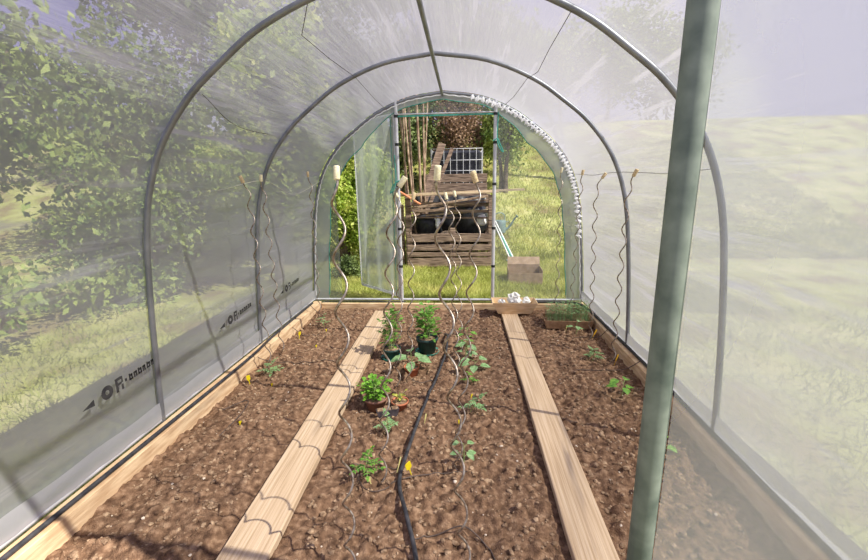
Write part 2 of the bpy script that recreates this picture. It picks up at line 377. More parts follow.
# ---------------------------------------------------------------- steel frame
fr = T('tunnel_frame', 'grey galvanised hooped pipe frame holding up the film tunnel', 'frame', (XC, Y2, 0))
def FB(mb, name, m): return mb.build(name, m, fr, (-XC, -Y2, 0))
for y in (Y0, Y1, Y2, Y3): FB(MB().tube(arch(y), .0165, 12), 'hoop', M['pipe'])
FB(MB().tube([(XC-.01, Y0, 2.425), (XC-.01, Y3, 2.425)], .0155, 12), 'ridge_pole', M['pipe'])
for s in (-1, 1): FB(MB().tube([(XC+s*1.632, Y0, .105), (XC+s*1.632, Y3, .105)], .016, 10), 'base_rail', M['pipe_light'])
DL, DR = -.753, .347; POST = {}
FB(MB().tube([(XC-1.63, Y3, .10), (XC+1.63, Y3, .10)], .014, 10), 'base_rail', M['pipe_light'])
for x, m, r in ((DL, 'pipe_light', .02), (DR, 'pipe_light', .02)):
    POST[x] = FB(MB().tube([(x, Y3, -.02), (x, Y3, 2.37)], r, 12), 'door_post', M[m])
FB(MB().tube([(DL, Y3, 2.235), (DR, Y3, 2.235)], .008, 8), 'lintel', M['pipe_light'])
FB(MB().tube([(.371, Y0, -.1), (.371, Y0, 2.36)], .024, 14), 'door_post', M['pipe_dark'])
for x in (DL, DR):
    for z in (.5, .95, 1.45, 1.9, 2.2): 
        MB().tube([(x, Y3, z), (x, Y3, z+.03)], .0235, 12).build('clip', M['black'], POST[x])
# ---------------------------------------------------------------- end walls of clear film
def end_panel(name, y, x0, x1, z0, z1, m, arch_off=-.012):
    """film filling the arch between x0 and x1, z0 and z1"""
    A = arch(y, arch_off); V = []; F = []; n = 26
    def top(x):
        best = 0
        for (a, _, za), (b, _, zb) in zip(A[:-1], A[1:]):
            if a <= x <= b and b > a: best = max(best, za+(zb-za)*(x-a)/(b-a))
        return best
    for i in range(n+1):
        t = i/n; x = x0+(x1-x0)*t
        zt = min(z1, top(x)) if top(x) > 0 else z0+.01
        V += [(x, y+.006*math.sin(9*x+3), z0), (x, y+.01*math.sin(11*x), (z0+max(zt, z0+.01))/2), (x, y, max(zt, z0+.01))]
        if i < n: F += [(i*3, i*3+3, i*3+4, i*3+1), (i*3+1, i*3+4, i*3+5, i*3+2)]
    return MB().add(V, F, True).build(name, m)
XL, XR = XC-1.615, XC+1.615
wb = struct(end_panel('wall_back', Y3+.012, DR, XR, .10, 9, M['film_end']))
p = end_panel('top_panel', Y3+.012, DL, DR, 2.235, 9, M['film_end']); p.parent = wb
p = end_panel('side_panel', Y3+.012, XL, -1.50, .10, 9, M['film_end']); p.parent = wb
wf = struct(end_panel('wall_front', Y0-.012, .39, XR, .10, 9, M['film_end']))
# folded band of film round the inside of the far arch, its teal hem, and the bunched white edge
def band():
    A = arch(Y3-.02, -.018); B = arch(Y3+.0, -.018)
    V = []; F = []; E = []
    for i, (a, b) in enumerate(zip(A, B)):
        w = .17-.115*min(1, max(0, (a[2]-2.0)/.35))+.006*math.sin(i*.9)
        cx, cz = XC, 1.15 if a[2] > 1.15 else a[2]
        d = Vector((cx-b[0], 0, cz-b[2])).normalized()
        e = Vector(b)+d*w; V += [b, tuple(e)]; E.append(e)
        if i: F.append((2*i-2, 2*i-1, 2*i+1, 2*i))
    MB().add(V, F, True).build('edge_band', M['film_band'], wb)
    MB().tube(E[6:-6], .005, 5).build('teal_hem', M['teal'], wb)
    g = random.Random(7)
    S = [Vector(q) for q in arch(Y3-.045, -.03)][first:]
    P = smooth(S, 9); n = len(P); V = []; F = []; seg = 7
    for i, q in enumerate(P):
        k = 1.0 if q.x > XC+.3 and q.z > .85 else .30
        rr = .006 if k < 1 else k*(.020+.012*math.sin(i*.9)+.007*math.sin(i*2.3))
        d = Vector((XC-q.x, 0, 1.1-q.z)).normalized()
        for a in range(seg):
            an = 2*PI*a/seg; e = rr*(g.uniform(.6, 1.45) if k == 1 else 1)
            V.append(tuple(q+d*(math.cos(an)*e+k*.008*math.sin(i*.55))+Vector((0, 1, 0))*math.sin(an)*e*.7))
        if i: F += [((i-1)*seg+a, (i-1)*seg+(a+1) % seg, i*seg+(a+1) % seg, i*seg+a) for a in range(seg)]
    MB().add(V, F).build('bunched_edge', M['film_white'], wb)
band()
MB().box(((DL+DR)/2, Y3-.004, 2.215), (DR-DL-.04, .004, .018)).build('teal_hem', M['teal'], wb)
# open door leaf, swung outwards on the left post
dl = bpy.data.objects.new('door_1', None); C.collection.objects.link(dl); dl.location = (DL-.03, Y3+.03, 0); struct(dl)
E_ = Vector((-1.40, 5.56, 0))-Vector((DL-.03, Y3+.03, 0)); ul = E_.normalized(); Lw = E_.length
def D(u, z, o=0): q = ul*u+Vector((-ul.y, ul.x, 0))*o; return (q.x, q.y, z)
V = []; F = []; n = 24
for i in range(n+1):
    u = Lw*i/n; o = .02*math.sin(i*.8)
    V += [D(u, .14, o), D(u, .8, o*.6), D(u, 1.5, o*.4), D(u, 2.24, 0)]
    if i < n: F += [(i*4+k, i*4+4+k, i*4+5+k, i*4+1+k) for k in range(3)]
MB().add(V, F, True).build('door_film', M['film_leaf'], dl)
for a, b in ((D(Lw, .14, .004), D(Lw, 2.24, .004)), (D(0, .14, .004), D(Lw, .14, .004)), (D(0, 2.24), D(Lw, 2.24))):
    MB().bar(a, b, .006, .035).build('white_hem', M['film_white'], dl)
MB().tube([D(.0, .12), D(.0, 2.24)], .014, 10).build('hinge_pole', M['pipe_light'], dl)
MB().bar(D(.055, .2, .01), D(.055, 2.24, .01), .004, .02).build('teal_hem', M['teal'], dl)
# teal cords knotted on the posts
for (x, s, zs, lab) in ((DL, -1, 1.5, 'teal cord tied round the left far door post'), (DR, 1, 1.93, 'teal cord knotted round the right far door post')):
    k = smooth([(x-.025, Y3-.03, zs), (x+.025, Y3-.03, zs+.02), (x+s*.05, Y3-.03, zs-.03), (x+s*.09, Y3-.035, zs-.12), (x+s*.05, Y3-.04, zs-.08), (x+s*.02, Y3-.03, zs+.03), (x+s*.03, Y3-.03, zs+.30)], 6)
    tag(MB().tube(k, .0065, 5).build('cord', M['teal']), lab, 'cord', 'teal cords on the far door posts')
# ---------------------------------------------------------------- edging boards and walking planks
def board(name, a, b, w, h, m, lab, cat, grp=None, bev=.004):
    a = Vector(a); b = Vector(b); mid = (a+b)/2; mb = MB(); mb.bar(a-mid, b-mid, w, h, bev)
    return tag(mb.build(name, m, None, mid), lab, cat, grp)
board('edging_board', (-1.782, .8, .035), (-1.782, 4.84, .035), .092, .13, M['board'], 'long timber edging board below the left film wall', 'board', 'timber edging boards of the beds')
board('edging_board', (1.362, .8, .035), (1.362, 4.84, .035), .052, .13, M['board'], 'long timber edging board below the right film wall', 'board', 'timber edging boards of the beds')
board('edging_board', (-1.73, 4.83, .022), (1.33, 4.83, .022), .045, .115, M['board'], 'timber edging board across the far end of the beds', 'board', 'timber edging boards of the beds')
def plank(x0, y0, x1, y1, w, lab):
    a = math.atan2(-(x1-x0), y1-y0); L = math.hypot(x1-x0, y1-y0); g = random.Random(int(x0*99))
    n = 40; V = []; F = []; h = .038
    for i in range(n+1):
        y = -L/2+L*i/n; e = [g.uniform(-.0015, .0015) for _ in range(2)]; hw = w/2
        V += [(-hw+e[0], y, 0), (-hw+e[0], y, h-.003), (-hw+.004+e[0], y, h), (hw-.004+e[1], y, h), (hw+e[1], y, h-.003), (hw+e[1], y, 0)]
        if i < n: F += [(i*6+k, i*6+(k+1) % 6, i*6+6+(k+1) % 6, i*6+6+k) for k in range(6)]
    F += [tuple(range(6)), tuple(n*6+k for k in range(5, -1, -1))]
    mb = MB().add(V, F); o = mb.build('walking_plank', M['plank'], None, ((x0+x1)/2, (y0+y1)/2, .0)); o.rotation_euler.z = a
    tag(o, lab, 'plank', 'walking planks between the beds')
plank(-.885, .75, -.935, 4.66, .205, 'pale sawn walking plank on the soil, left of the black hose')
plank(.53, .75, .515, 4.70, .178, 'pale sawn walking plank on the soil, leading to the wooden box')
# ---------------------------------------------------------------- spiral stakes with corks
def spiral(top, foot, lab, cork='cork', pitch=.187, amp=.021, phase=0, tilt=(0, 0), r=.0044, corksize=1.0, straight=.05):
    f = Vector(foot); f.z = min(f.z, 0)-.03; t = Vector(top)-Vector((0, 0, .05)); d = t-f
    o = T('spiral_stake', lab, 'plant stake', (f.x, f.y, 0), 'spiral metal plant stakes')
    pts = []; n = int(d.length/.0105)
    for i in range(n+1):
        u = i/n; L = u*d.length; p = f+d*u
        a = min(1, (d.length-L)/.09)*min(1, L/.05+.3)*amp
        th = 2*PI*L/pitch+phase
        e = max(0, 1-(d.length-L)/.16)
        pts.append(p+Vector((a*math.cos(th)+tilt[0]*e*e, a*math.sin(th)+tilt[1]*e*e, 0))-Vector((f.x, f.y, 0)))
    MB().tube(pts, r, 8).build('rod', M['rod'], o)
    ax = (pts[-1]-pts[-4]).normalized(); q = ax.to_track_quat('Z', 'Y').to_matrix(); k = corksize
    MB().lathe([(0, -.012), (.0115*k, -.012), (.0128*k, -.009), (.0130*k, .036*k), (.012*k, .040*k), (0, .040*k)], pts[-1], 16, q).build('cork', M[cork], o)
    return o
spiral((-.402, 1.35, 1.572), (-.445, 1.32, 0), 'tall spiral stake with pale cork, nearest one on the left', 'cork_pale', phase=4.1, corksize=.8)
spiral((-.083, 1.35, 1.566), (.012, 1.33, 0), 'tall spiral stake with big pale cork, nearest one in the middle', 'cork_pale', phase=1.7, corksize=.84, tilt=(.0, .0))
spiral((.072, 1.95, 1.555), (-.04, 1.93, 0), 'spiral stake with tan cork just right of the nearest middle stake', phase=.4, tilt=(-.02, 0))
spiral((-.315, 1.9, 1.54), (-.42, 1.84, 0), 'spiral stake with tilted cork in front of the left far door post', 'cork_pale', phase=3.2, tilt=(.035, 0))
spiral((-.42, 2.88, 1.46), (-.50, 2.87, 0), 'spiral stake with small cork touching the left far door post', 'cork_pale', phase=2.9, tilt=(-.03, 0), corksize=.8)
spiral((-.35, 2.95, 1.44), (-.42, 2.92, 0), 'spiral stake behind the tilted cork, rising by the terracotta pot', 'cork', phase=1, tilt=(0, 0))
spiral((-.10, 3.2, 1.43), (-.05, 3.10, 0), 'lower spiral stake with pale cork, seen against the compost bin, left of two', 'cork_pale', phase=1.4, tilt=(-.03, 0))
spiral((-.05, 3.45, 1.44), (-.03, 3.45, 0), 'lower spiral stake with pale cork, seen against the compost bin, right of two', 'cork_pale', phase=2.0, tilt=(-.02, 0), corksize=.9)
spiral((-1.53, 2.96, 1.575), (-1.60, 3.12, 0), 'spiral stake with tilted tan cork nearest along the left wall', 'cork', phase=1, tilt=(-.035, 0), amp=.018)
spiral((-1.55, 3.23, 1.585), (-1.62, 3.42, 0), 'spiral stake with pale cork at the middle hoop of the left wall', 'cork_pale', phase=2, tilt=(-.01, 0), amp=.018)
spiral((-1.54, 4.25, 1.63), (-1.62, 4.42, 0), 'spiral stake with tan cork in the far left corner', 'cork', phase=0, tilt=(-.02, 0), amp=.018)
spiral((.97, 4.40, 1.63), (1.0, 4.42, 0), 'spiral stake with white topped cork standing in the seedling tray corner', 'cork_pale', phase=0, amp=.018)
spiral((1.14, 4.26, 1.60), (1.15, 4.45, 0), 'spiral stake with tan cork in the far right corner', 'cork', phase=1.3, amp=.018)
spiral((1.10, 3.67, 1.565), (1.20, 3.85, 0), 'spiral stake with tilted brown cork along the right wall', 'cork', phase=2.2, tilt=(.05, 0), amp=.018)
spiral((1.13, 3.04, 1.575), (1.20, 3.25, 0), 'spiral stake with cork beside the right middle hoop', 'cork', phase=.5, tilt=(.03, 0), amp=.018)
# ---------------------------------------------------------------- hose, drip tubes and twine
def soilpath(pts, r, extra=0): return [(x, y, max(sz(x, y), -.01)+r+extra+z) for x, y, z in pts]
hp = [(-.18, 3.95, .0), (-.16, 3.80, .04), (-.15, 3.70, .05), (-.16, 3.39, .0), (-.21, 3.0, 0), (-.25, 2.72, 0), (-.29, 2.39, 0), (-.32, 2.02, 0), (-.325, 1.82, 0), (-.27, 1.63, 0), (-.205, 1.44, 0), (-.17, 1.25, 0), (-.14, .9, 0)]
P = [Vector(q) for q in smooth(soilpath(hp, .0105), 9)]
P = [Vector((q.x, q.y, q.z)) for q in P]
for _i, q in enumerate(P):
    q.z = max(q.z, max(sz(q.x+a, q.y+b) for a in (-.01, 0, .01) for b in (-.015, 0, .015))+.007)
for _ in range(3):
    for i in range(1, len(P)-1): P[i].z = max(P[i].z, (P[i-1].z+P[i+1].z)/2)
tag(MB().tube(P, .0105, 10).build('hose', M['hose']), 'thick black irrigation hose snaking down the middle bed', 'hose')
hl = [(-1.86, .85, .03), (-1.80, 1.6, .03), (-1.815, 2.3, .055), (-1.775, 2.8, .095), (-1.79, 3.15, .075), (-1.81, 3.5, .04), (-1.805, 4.1, .03), (-1.805, 4.75, .03)]
hl = [(-1.755-.01*(abs(y-2.7)), y, .113) for y in (.85, 1.5, 2.2, 2.7, 3.2)]+[(-1.79, 3.6, .11), (-1.80, 4.2, .11), (-1.805, 4.72, .11)]
tag(MB().tube(smooth(hl, 8), .0115, 8).build('hose', M['hose']), 'black hose lying on the left edging board by the film', 'hose')
hr = [(1.385, .9, .112), (1.38, 2.0, .112), (1.39, 3.0, .112), (1.375, 3.9, .112), (1.36, 4.5, .112), (1.30, 4.76, .105), (1.15, 4.845, .095), (.75, 4.85, .095), (.5, 4.86, .095)]
tag(MB().tube(smooth(hr, 8), .0135, 8).build('hose', M['hose']), 'black hose along the right edging board, turning along the far one', 'hose')
hb = [(-1.70, 4.86, .09), (-1.4, 4.87, .092), (-.9, 4.86, .09), (-.7, 4.87, .09)]
tag(MB().tube(smooth(hb, 8), .007, 8).build('hose', M['hose']), 'thin dark hose on the far edging board, left of the doorway', 'hose')
dg = 'thin drip tubes crossing the soil'
for pts, lab in (
    ([(-.325, 1.86, 0), (-.40, 1.79, .0), (-.48, 1.78, 0), (-.545, 1.86, .0), (-.55, 1.90, .0)], 'thin dark drip tube from the hose to the front left seedling'),
    ([(-.31, 1.98, .0), (-.38, 1.95, 0), (-.50, 2.0, 0), (-.62, 1.96, 0)], 'thin dark drip tube left of the hose, just behind the front one'),
    ([(-.315, 1.86, 0), (-.22, 1.90, .0), (-.10, 1.93, 0), (.02, 1.94, 0)], 'thin dark drip tube right of the hose beyond the bright tag'),
    ([(-.22, 1.50, 0), (-.12, 1.53, .0), (.0, 1.54, .02), (.10, 1.48, .0), (.13, 1.40, 0)], 'thin dark drip tube curling at the front right of the hose'),
    ([(-.21, 3.0, 0), (-.33, 2.95, 0), (-.40, 2.96, 0)], 'thin drip tube left of the hose beside the terracotta pot'),
    ([(-1.77, 3.2, .11), (-1.68, 3.2, .03), (-1.45, 3.25, 0), (-1.1, 3.3, 0)], 'thin drip tube leaving the left board by the leafy seedling'),
    ([(-1.77, 3.95, .11), (-1.70, 3.93, .06), (-1.6, 3.90, 0), (-1.45, 3.95, 0)], 'thin drip tube over the left board at the middle'),
    ([(-1.77, 4.55, .11), (-1.70, 4.52, .07), (-1.6, 4.5, 0)], 'thin drip tube over the left board in the far corner'),
    ([(1.36, 3.85, .11), (1.28, 3.87, .03), (1.16, 3.9, 0), (1.05, 3.92, 0)], 'thin drip tube over the right board behind the pale seedling'),
    ([(1.36, 3.12, .11), (1.27, 3.16, .03), (1.12, 3.18, 0), (.9, 3.2, 0)], 'thin drip tube over the right board by the amber tag'),
    ([(-1.62, 2.45, 0), (-1.5, 2.55, .03), (-1.45, 2.4, .03), (-1.5, 2.2, 0)], 'thin drip tube looping at the near left of the left bed')):
    P = smooth(soilpath(pts, .0032, .002), 8)
    for q in P: q.z = max(q.z, sz(q.x, q.y)+.003)
    tag(MB().tube(P, .0032, 6).build('drip_tube', M['drip']), lab, 'tube', dg)
def twine(pts, m, lab, r=.0022):
    tag(MB().tube(pts if 'roof' in lab else smooth(pts, 8), r, 5).build('twine', M[m]), lab, 'string', 'strings tied between the hoops')
twine([(-.74, Y1, 2.34), (-.86, 2.42, 2.27), (-.86, 2.9, 2.28), (-.84, Y2, 2.30), (-.84, 4.2, 2.27), (-.84, Y3, 2.27)], 'string_dark', 'dark string hanging below the left of the roof')
twine([(.50, Y1, 2.265), (.51, 2.8, 2.26), (.52, 3.25, 2.24), (.48, Y2, 2.25), (.46, 4.2, 2.25), (.42, Y3, 2.28)], 'string_dark', 'dark string hanging below the right of the roof')
twine([(XC-1.53, Y1, 1.52), (-1.72, 2.8, 1.46), (XC-1.44, Y2, 1.53), (-1.70, 4.2, 1.40), (XC-1.44, Y3, 1.53)], 'string_pale', 'pale string sagging along the left wall at cork height')
twine([(XC+1.45, Y1, 1.54), (1.24, 2.8, 1.53), (XC+1.43, Y2, 1.55), (1.22, 4.2, 1.54), (XC+1.43, Y3, 1.56)], 'string_dark', 'dark string along the right wall at cork height')
twine([(-1.32, Y1, 1.95), (-1.42, 2.7, 1.86), (-1.5, Y2, 1.88)], 'string_dark', 'short dark string on the left shoulder of the tunnel')
# ---------------------------------------------------------------- plants
def stemline(mb, a, b, r, bend=.02, g=random):
    a = Vector(a); b = Vector(b); m = (a+b)/2+Vector((g.uniform(-bend, bend), g.uniform(-bend, bend), 0))
    P = smooth([a, m, b], 5); mb.tube(P, [r*(1-.5*i/(len(P)-1)) for i in range(len(P))], 5); return P
def compound(lv, st, p, d, L, size, g):
    """tomato leaf: midrib with paired lobed leaflets"""
    d = Vector(d).normalized(); P = [Vector(p)+d*L*t+Vector((0, 0, .25*L*t-.45*L*t*t)) for t in (0, .25, .5, .75, 1)]
    st.tube(P, .0011, 4); side = d.cross(Vector((0, 0, 1))).normalized()
    for i, q in enumerate(P[1:], 1):
        for s in (-1, 1):
            dd = (side*s*1.0+d*.5).normalized(); Lf = size*(1.1-.15*i)*g.uniform(.8, 1.2)
            lv.leaf(q, dd, Vector((g.uniform(-.3, .3), g.uniform(-.3, .3), 1)), Lf, Lf*.45, .3)
            lv.leaf(q+dd*Lf*.4, (dd+d*.8), Vector((0, 0, 1)), Lf*.5, Lf*.22, .3)
    lv.leaf(P[-1], d, Vector((0, 0, 1)), size*1.1, size*.5, .4)
def tomato(x, y, h, lab, m='leaf', n=7, spread=.07, seed=0, size=.03, lean=(0, 0)):
    g = random.Random(seed+int(x*100)+int(y*77)); z0 = sz(x, y)-.004
    o = T('tomato_seedling', lab, 'seedling', (x, y, z0), 'young tomato plants in the beds'); st = MB(); lv = MB()
    P = stemline(st, (0, 0, 0), (lean[0], lean[1], h), .0032, .008, g)
    for k in range(n):
        t = .35+.65*k/(n-1); p = P[min(int(t*(len(P)-1)), len(P)-1)]; a = k*2.4+g.random()
        up_ = .2+.9*(t > .9); compound(lv, st, p, (math.cos(a), math.sin(a), up_), spread*(1.1-.4*t), size, g)
    st.build('stem', M['stem'], o); lv.build('leaves', M[m], o); return o
def broad(x, y, h, lab, m='leaf_pale', n=6, L=.05, seed=0, cat='seedling', name='broadleaf_seedling', z=None, parent=None):
    g = random.Random(seed+int(x*100)); z0 = sz(x, y)-.004 if z is None else z
    o = parent or T(name, lab, cat, (x, y, z0)); b = Vector((0, 0, 0 if parent is None else z)); st = MB(); lv = MB()
    P = stemline(st, b, b+Vector((0, 0, h)), .0035, .006, g)
    for k in range(n):
        t = .3+.7*k/max(n-1, 1); p = P[min(int(t*(len(P)-1)), len(P)-1)]; a = k*2.3+g.random()*.8
        d = Vector((math.cos(a), math.sin(a), .5)); q = p+d*L*.5; st.tube([p, q], .0013, 4)
        lv.leaf(q, (d.x, d.y, .1), (g.uniform(-.3, .3), -.25, 1), L*g.uniform(.85, 1.3), L*.72, .35, .08)
    st.build('stem', M['stem'], o); lv.build('leaves', M[m], o); return o
def pot(o, r, h, m, rim=None, soil_='clod'):
    MB().lathe([(0, .0), (r*.72, .0), (r*.96, h*.82), (r*1.0, h*.82), (r*1.03, h*.84), (r*1.03, h), (r*.95, h), (r*.92, h*.86), (r*.9, h*.82), (0, h*.80)], seg=28).build('pot', M[m], o)
    if rim:
        q = MB().lathe([(0, .001), (r*.98, .001), (r*1.10, .022), (r*1.14, .022), (r*1.10, .018), (r*1.0, -.004), (0, -.004)], seg=28).build('saucer', M[rim], o); q['label'] = 'teal green saucer'
    MB().lathe([(0, h*.90), (r*.5, h*.89), (r*.91, h*.84)], seg=20).build('compost', M[soil_], o)
def potted(x, y, r, h, pm, lab, rim=None):
    o = T('potted_plant', lab, 'potted plant', (x, y, sz(x, y)-.004)); pot(o, r, h, pm, rim); return o
def bushy(o, z, h, R, n, L, m, seed, stems=5, aspect=.42):
    g = random.Random(seed); st = MB(); lv = MB()
    for k in range(stems):
        a = 2*PI*k/stems+g.random(); e = Vector((R*.7*math.cos(a)*g.random(), R*.7*math.sin(a)*g.random(), z+h*g.uniform(.75, 1)))
        P = stemline(st, (R*.15*math.cos(a), R*.15*math.sin(a), z), e, .003, .012, g)
        for j in range(n//stems):
            p = P[min(int(len(P)*(.2+.8*g.random())), len(P)-1)]; b = g.uniform(0, 2*PI)
            d = Vector((math.cos(b), math.sin(b), g.uniform(-.1, .9))); s = R*g.uniform(.1, .5)
            q = p+d.normalized()*s; st.tube([p, q], .001, 3, cap=False)
            lv.leaf(q, d, (g.uniform(-.5, .5), g.uniform(-.5, .5), 1), L*g.uniform(.7, 1.3), L*aspect*g.uniform(.9, 1.5), .2)
    st.build('stems', M['stem'], o); lv.build('leaves', M[m], o)
o = potted(-.63, 3.40, .080, .10, 'dark_pot', 'tall leafy plant in a dark pot with teal saucer beside the left plank', 'teal'); bushy(o, .08, .37, .11, 210, .042, 'leaf', 41, 7)
o = potted(-.325, 3.50, .095, .15, 'dark_pot', 'tall leafy plant in a black pot touching the end of the hose', 'teal'); bushy(o, .11, .32, .15, 170, .058, 'leaf', 42, 6)
o = potted(-.42, 3.13, .062, .085, 'terracotta', 'small terracotta pot with broad pale squash leaves', None); broad(0, 0, .10, '', 'leaf_pale', 8, .105, 3, z=.07, parent=o)
o = potted(-.60, 2.58, .078, .085, 'brown_pot', 'bushy bright green plant in a brown pot in front of the others', None); bushy(o, .07, .13, .12, 230, .036, 'leaf_bright', 43, 9, .6)
o = potted(-.435, 2.58, .058, .07, 'terracotta', 'terracotta pot of yellowing leaves right of the bushy bright plant', None); bushy(o, .06, .07, .05, 30, .03, 'leaf_yellow', 44, 4)
# seedling module strip leaning between the two front pots
t = T('module_tray', 'small dark purple plastic module tray between the two front pots', 'tray', (-.50, 2.47, sz(-.50, 2.47)), rz=.35)
MB().box((0, 0, .028), (.15, .045, .05), taper=.8).build('tray', M['tray_black'], t)
for k in range(3): MB().box((-.048+.048*k, 0, .055), (.040, .036, .008)).build('compost', M['clod'], t)
tomato(-.47, 2.31, .10, 'feathery tomato seedling right in front of the bushy bright potted plant', 'leaf_pale', seed=2, spread=.07)
tomato(-.50, 1.86, .115, 'feathery tomato seedling at the foot of the nearest left stake', 'leaf', n=9, seed=3, spread=.08, size=.032)
tomato(.045, 2.55, .10, 'tomato seedling leaning right beside the middle stakes', 'leaf_pale', n=6, seed=4, spread=.08, lean=(.05, 0), size=.035)
broad(.0, 1.98, .12, 'small drooping seedling with narrow leaves at the front middle stake', 'leaf_pale', 5, .05, seed=5, name='drooping_seedling')
broad(.02, 3.34, .17, 'tall broad leaved seedling behind the middle stakes', 'leaf_pale', 8, .075, seed=6)
broad(.03, 3.62, .20, 'broad leaved seedling farthest back by the middle stakes', 'leaf', 8, .06, seed=8)
broad(.09, 3.12, .10, 'broad leaved seedling with one large leaf to the right of the stakes', 'leaf_pale', 5, .09, seed=7)
tomato(.05, 2.93, .08, 'little tomato seedling between the middle stakes and hose', 'leaf', n=5, seed=9, spread=.05)
tomato(-1.55, 3.03, .09, 'feathery spreading tomato seedling near the left edging board', 'leaf_pale', n=9, seed=10, spread=.10, size=.03)
tomato(-1.50, 4.20, .12, 'thin tomato seedling at the far end of the left bed', 'leaf_pale', n=6, seed=11, spread=.08)
tomato(1.10, 3.42, .10, 'pale tomato seedling in front of the right bed\'s drip tube', 'leaf_pale', n=8, seed=12, spread=.07, size=.032)
broad(1.12, 2.80, .11, 'four leaved green seedling in the right bed', 'leaf', 5, .075, seed=13)
broad(1.10, 2.15, .10, 'seedling at the near end of the right bed by the door post', 'leaf_bright', 5, .06, seed=14)
broad(1.10, 3.98, .12, 'broad leaved seedling directly in front of the brown tray', 'leaf_pale', 4, .07, seed=15)
# tray of fine seedlings
t = T('seedling_tray', 'brown shallow tray packed with fine green seedlings in the far right corner', 'tray', (1.075, 4.27, .012), rz=-.04)
mb = MB(); a, b, h = .245, .13, .085
V = [(-a*.9, -b*.9, 0), (a*.9, -b*.9, 0), (a*.9, b*.9, 0), (-a*.9, b*.9, 0), (-a, -b, h), (a, -b, h), (a, b, h), (-a, b, h), (-a+.01, -b+.01, h), (a-.01, -b+.01, h), (a-.01, b-.01, h), (-a+.01, b-.01, h), (-a*.9, -b*.9, .035), (a*.9, -b*.9, .035), (a*.9, b*.9, .035), (-a*.9, b*.9, .035)]
mb.add(V, [(3, 2, 1, 0), (0, 1, 5, 4), (1, 2, 6, 5), (2, 3, 7, 6), (3, 0, 4, 7), (4, 5, 9, 8), (5, 6, 10, 9), (6, 7, 11, 10), (7, 4, 8, 11), (8, 9, 13, 12), (9, 10, 14, 13), (10, 11, 15, 14), (11, 8, 12, 15)]).build('tray', M['tray_brown'], t)
MB().box((0, 0, .04), (.43, .23, .02)).build('compost', M['soil'], t)
g = random.Random(3); st = MB(); lv = MB()
for k in range(230):
    x, y = g.uniform(-.21, .21), g.uniform(-.11, .11); hh = g.uniform(.10, .20); e = (x+g.uniform(-.02, .02), y+g.uniform(-.02, .02), .05+hh)
    st.tube([(x, y, .045), e], .0010, 3, cap=False)
    for q in range(3): a = g.uniform(0, 6.3); lv.leaf(e, (math.cos(a), math.sin(a), .5), (0, 0, 1), .028, .007, .3)
q = st.build('stems', M['leaf_pale'], t); q['kind'] = 'stuff'; q = lv.build('leaves', M['leaf_pale'], t); q['kind'] = 'stuff'
# ---------------------------------------------------------------- plant tags
def ptag(x, y, m, lab, h=.075, w=.016, tilt=.3, az=.75, zz=None):
    z = sz(x, y) if zz is None else zz; mb = MB(); R = Matrix.Rotation(az, 3, 'Z') @ Matrix.Rotation(tilt, 3, 'Y') @ Matrix.Rotation(.2, 3, 'X'); th = .0012
    out = [(-.002, -.02), (.002, -.02), (.003, h*.45), (w/2, h*.55), (w/2, h*.95), (w*.3, h), (-w*.3, h), (-w/2, h*.95), (-w/2, h*.55), (-.003, h*.45)]
    n = len(out); V = [R @ Vector((a, s*th, b)) for s in (-1, 1) for a, b in out]
    mb.add(V, [tuple(range(n)), tuple(range(2*n-1, n-1, -1))]+[(k, k+n, (k+1) % n+n, (k+1) % n) for k in range(n)])
    tag(mb.build('plant_tag', M[m], None, (x, y, z)), lab, 'plant tag', 'plant tags stuck in the soil')
ptag(-.275, 1.90, 'yellow', 'large bent bright yellow plant tag right of the black hose', .105, .034, -.35, .75)
ptag(-.35, 1.90, 'pale_yellow', 'thin dull yellow tag touching the left side of the hose', .10, .008, .15)
ptag(-.475, 1.83, 'pale_yellow', 'short pale yellow tag at the front left tomato seedling', .05, .014, -.3)
ptag(-.25, 2.38, 'pale_yellow', 'faded tag standing right of the hose middle', .08, .012, .05)
ptag(.04, 2.04, 'yellow', 'tiny yellow tag by the drooping seedling', .03, .014, .2)
ptag(.05, 2.72, 'yellow', 'small yellow tag behind the leaning tomato seedling', .035, .014, .2)
ptag(-.03, 2.40, 'yellow', 'small yellow tag low against the middle stakes', .04, .012, -.2)
ptag(-.53, 2.10, 'yellow', 'small yellow tag on bare soil behind the front left seedling', .03, .016, .1)
ptag(-1.63, 2.84, 'yellow', 'bright yellow tag at the near left edging board', .085, .026, -.15)
ptag(-1.47, 2.86, 'yellow', 'tiny yellow tag below the spreading left seedling', .03, .016, .1)
ptag(-1.64, 3.85, 'yellow', 'bright yellow tag at the left board halfway back', .075, .024, .1)
ptag(-1.42, 4.02, 'yellow', 'tiny yellow tag under the thin far left seedling', .03, .014, .1)
ptag(-1.36, 3.55, 'yellow', 'tiny yellow tag in the middle of the left bed', .028, .014, .1)
ptag(-1.42, 2.30, 'yellow', 'tiny yellow tag in the near part of the left bed', .03, .016, .1)
ptag(1.22, 3.88, 'amber', 'amber tag leaning at the right board behind the pale seedling', .11, .022, .45)
ptag(1.24, 3.32, 'amber', 'amber tag upright at the right board in front of the pale seedling', .11, .020, .15)
ptag(1.26, 2.72, 'amber', 'amber tag at the right board next to the four leaved seedling', .11, .020, .1)
ptag(1.04, 4.14, 'pale_yellow', 'pale tag against the front of the brown tray', .06, .018, 0)
